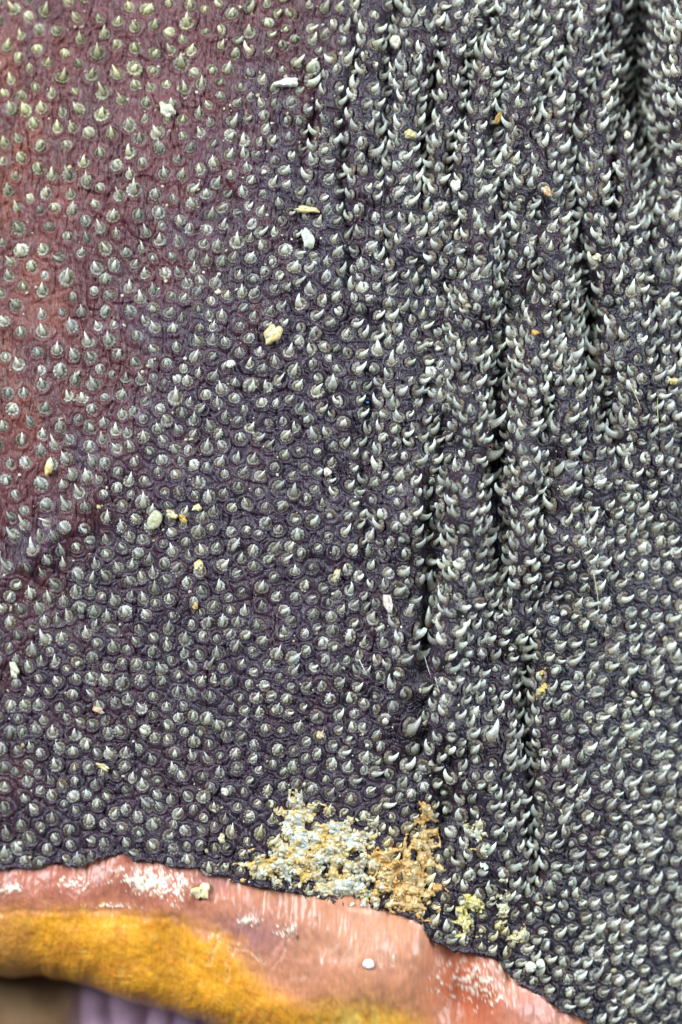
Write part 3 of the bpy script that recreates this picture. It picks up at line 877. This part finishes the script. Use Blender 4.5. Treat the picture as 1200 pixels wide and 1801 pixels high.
flake('flake', 962, 338, 9, 12, 15, 4, (0.50, 0.24, 0.07), 'rusty orange scale beside a dark wrinkle', 'scale', 12, 21, 0.2, (0, 15), colr2=CREAM)
flake('flake', 938, 588, 9, 6, 10, 4, (0.55, 0.32, 0.08), 'small angular amber chip on a fold', 'chip', 13, 22, 0.35)
flake('flake', 682, 1060, 10, 22, 14, 7, (0.56, 0.42, 0.34), 'tall pinkish shell like flake in the groove', 'flake', 14, 23, 0.2, (0, 20), colr2=WHT)
flake('flake', 912, 866, 7, 15, -20, 6, (0.62, 0.60, 0.34), 'pale yellow sliver on a crowded ridge', 'sliver', 13, 24, 0.2, colr2=WHT)
flake('flake', 862, 787, 3.6, 3.6, 0, 7, (0.45, 0.03, 0.02), 'tiny bright red grain in the dark groove', 'grain', 10, 25, 0.05)
flake('flake', 647, 708, 3.5, 2.6, 0, 4, (0.05, 0.22, 0.45), 'tiny blue grain on grey thorns', 'grain', 12, 26, 0.2)
flake('flake', 22, 1180, 9, 20, 18, 7, (0.55, 0.54, 0.36), 'greenish cream crumb near torn thorns', 'crumb', 9, 27, 0.4, colr2=CREAM)
flake('flake', 172, 1250, 14, 7, -18, 7, (0.60, 0.50, 0.42), 'pinkish crumb with orange end on wrinkled skin', 'crumb', 9, 28, 0.3, colr2=(0.62, 0.38, 0.18))
flake('flake', 180, 1350, 15, 7, -22, 7, CREAM, 'curved cream and yellow crumb above the skin edge', 'crumb', 9, 29, 0.4, colr2=YEL)
flake('flake', 396, 1393, 9, 9, 0, 8, WHT, 'rounded white crumb with yellow foot', 'crumb', 9, 30, 0.25, colr2=CREAM)
flake('flake', 390, 1476, 8, 11, 0, 7, (0.52, 0.38, 0.16), 'brown yellow crumb beside the edge of the skin', 'crumb', 9, 31, 0.3, colr2=CREAM)
flake('flake', 354, 1570, 17, 21, -15, 12, (0.84, 0.78, 0.58), 'chunky ivory chip resting on the pink lip', 'chip', 4, 32, 0.55, on_lip=True, colr2=(0.74, 0.58, 0.26), rough=0.10)
flake('flake', 648, 1692, 13, 12, 0, 7, (0.78, 0.72, 0.72), 'round pearly white grain set in the smooth pink lip', 'grain', 2, 33, 0.07, on_lip=True, rough=0.04)
flake('flake', 935, 1705, 13, 13, 0, 14, WHT, 'round white grain among thorns at the corner, left of its twin', 'grain', 12, 34, 0.10, rough=0.05, colr2=CREAM)
flake('flake', 953, 1700, 10, 11, 0, 12, (0.68, 0.70, 0.56), 'greenish white grain touching the round white grain', 'grain', 12, 35, 0.14, rough=0.06)
flake('flake', 1152, 1258, 6, 8, 10, 6, CREAM, 'small cream crumb on the plain grey slope', 'crumb', 9, 36, 0.3)
flake('flake', 1052, 452, 11, 9, 0, 8, (0.58, 0.42, 0.26), 'tan crumb beside the furrow', 'crumb', 14, 37, 0.35, colr2=CREAM)
flake('flake', 1108, 232, 8, 10, 10, 6, (0.55, 0.42, 0.33), 'dull pink shell like scale', 'scale', 14, 38, 0.2, colr2=CREAM)
flake('flake', 1186, 670, 10, 9, 0, 7, (0.55, 0.50, 0.26), 'olive yellow crumb at the edge of a ridge', 'crumb', 14, 39, 0.35, colr2=YEL)


def fibre(pts, rad, colr, label):
    """thin curved hair through photo points, lying on the skin"""
    pts = np.array(pts, float)
    t = np.linspace(0, len(pts) - 1, 24)
    x = np.interp(t, range(len(pts)), pts[:, 0]); y = np.interp(t, range(len(pts)), pts[:, 1])
    for _ in range(3):
        x[1:-1] = (x[:-2] + 2 * x[1:-1] + x[2:]) / 4; y[1:-1] = (y[:-2] + 2 * y[1:-1] + y[2:]) / 4
    z = np.array([max(skin_z(a, b), macro(a, b)) for a, b in zip(x, y)]) + 9
    for _ in range(4): z[1:-1] = (z[:-2] + 2 * z[1:-1] + z[2:]) / 4
    Pn = world_pts(x, y, z); n = 6; V = []; F_ = []
    for i in range(24):
        d = Pn[min(i + 1, 23)] - Pn[max(i - 1, 0)]; d /= np.linalg.norm(d)
        u = np.cross(d, [0, 0, 1.0]); u /= np.linalg.norm(u); w = np.cross(u, d)
        rr = rad * 0.75 * K * (1 - 0.6 * (i / 23.0))
        for k in range(n):
            a = 2 * math.pi * k / n
            V.append(Pn[i] + rr * (math.cos(a) * u + math.sin(a) * w))
    for i in range(23):
        for k in range(n):
            F_.append((i * n + k, i * n + (k + 1) % n, (i + 1) * n + (k + 1) % n, (i + 1) * n + k))
    F_.append(tuple(range(n))[::-1]); F_.append(tuple(range(23 * n, 24 * n)))
    me = mesh_from('fibre', V, F_); set_color(me, np.array(colr)[None, :] * np.ones((len(V), 1)))
    o = link('fibre', me, None, M_CRUST)
    return tag(o, label, 'fibre')


fibre([(745, 1148), (750, 1165), (754, 1180), (757, 1186)], 1.3, (0.7, 0.66, 0.66), 'white hair in the bare groove below a big thorn')
fibre([(765, 1190), (768, 1203), (772, 1216)], 1.2, (0.66, 0.66, 0.55), 'short pale hair at the foot of the groove')
fibre([(632, 1160), (638, 1172), (645, 1185)], 1.3, (0.7, 0.7, 0.7), 'short white hair crossing a grey thorn')
fibre([(915, 1290), (917, 1310), (918, 1335)], 1.6, (0.55, 0.62, 0.62), 'pale straight hair standing below a hooked thorn')
fibre([(1103, 668), (1114, 688), (1125, 715)], 1.7, (0.5, 0.45, 0.25), 'olive straw leaning over the dark furrow')
fibre([(1157, 700), (1158, 725), (1160, 745)], 1.2, (0.62, 0.6, 0.3), 'thin yellow straw on the outer ridge')
fibre([(1045, 1010), (1052, 1045), (1055, 1075)], 1.4, (0.6, 0.5, 0.28), 'thin tan straw across round discs')


# ------------------------------------------------------------------ pale grit lodged between the thorns
gr = np.random.default_rng(55)
n = 2600
gx = gr.uniform(0, 1200, n); gy = gr.uniform(0, 1790, n)
w = 0.22 + 0.5 * gauss2(gx, gy, 480, 150, 260, 200) + 0.6 * gauss2(gx, gy, 600, 1500, 220, 90) + 0.5 * gauss2(gx, gy, 900, 1650, 120, 90) + 0.25 * smooth(560, 800, gx)
ok = (gy < edge_y(gx) - 4) & (gr.random(n) < w)
gx = gx[ok]; gy = gy[ok]
gz = np.array([skin_z(a, b) for a, b in zip(gx, gy)]) + 1.0
cw = gr.random(len(gx))[:, None]
gv, gf, gc = grains(gx, gy, gz, gr.gamma(2.2, 0.7, len(gx)) + 0.7, np.array([0.62, 0.60, 0.50]) * (1 - cw) + np.array([0.48, 0.38, 0.20]) * cw, gr)
gm = mesh_from('grit', gv, gf); set_color(gm, gc)
grit = link('grit', gm, None, M_CRUST)
tag(grit, 'fine pale grit lodged between the thorns all over the skin', 'grit', kind='stuff')
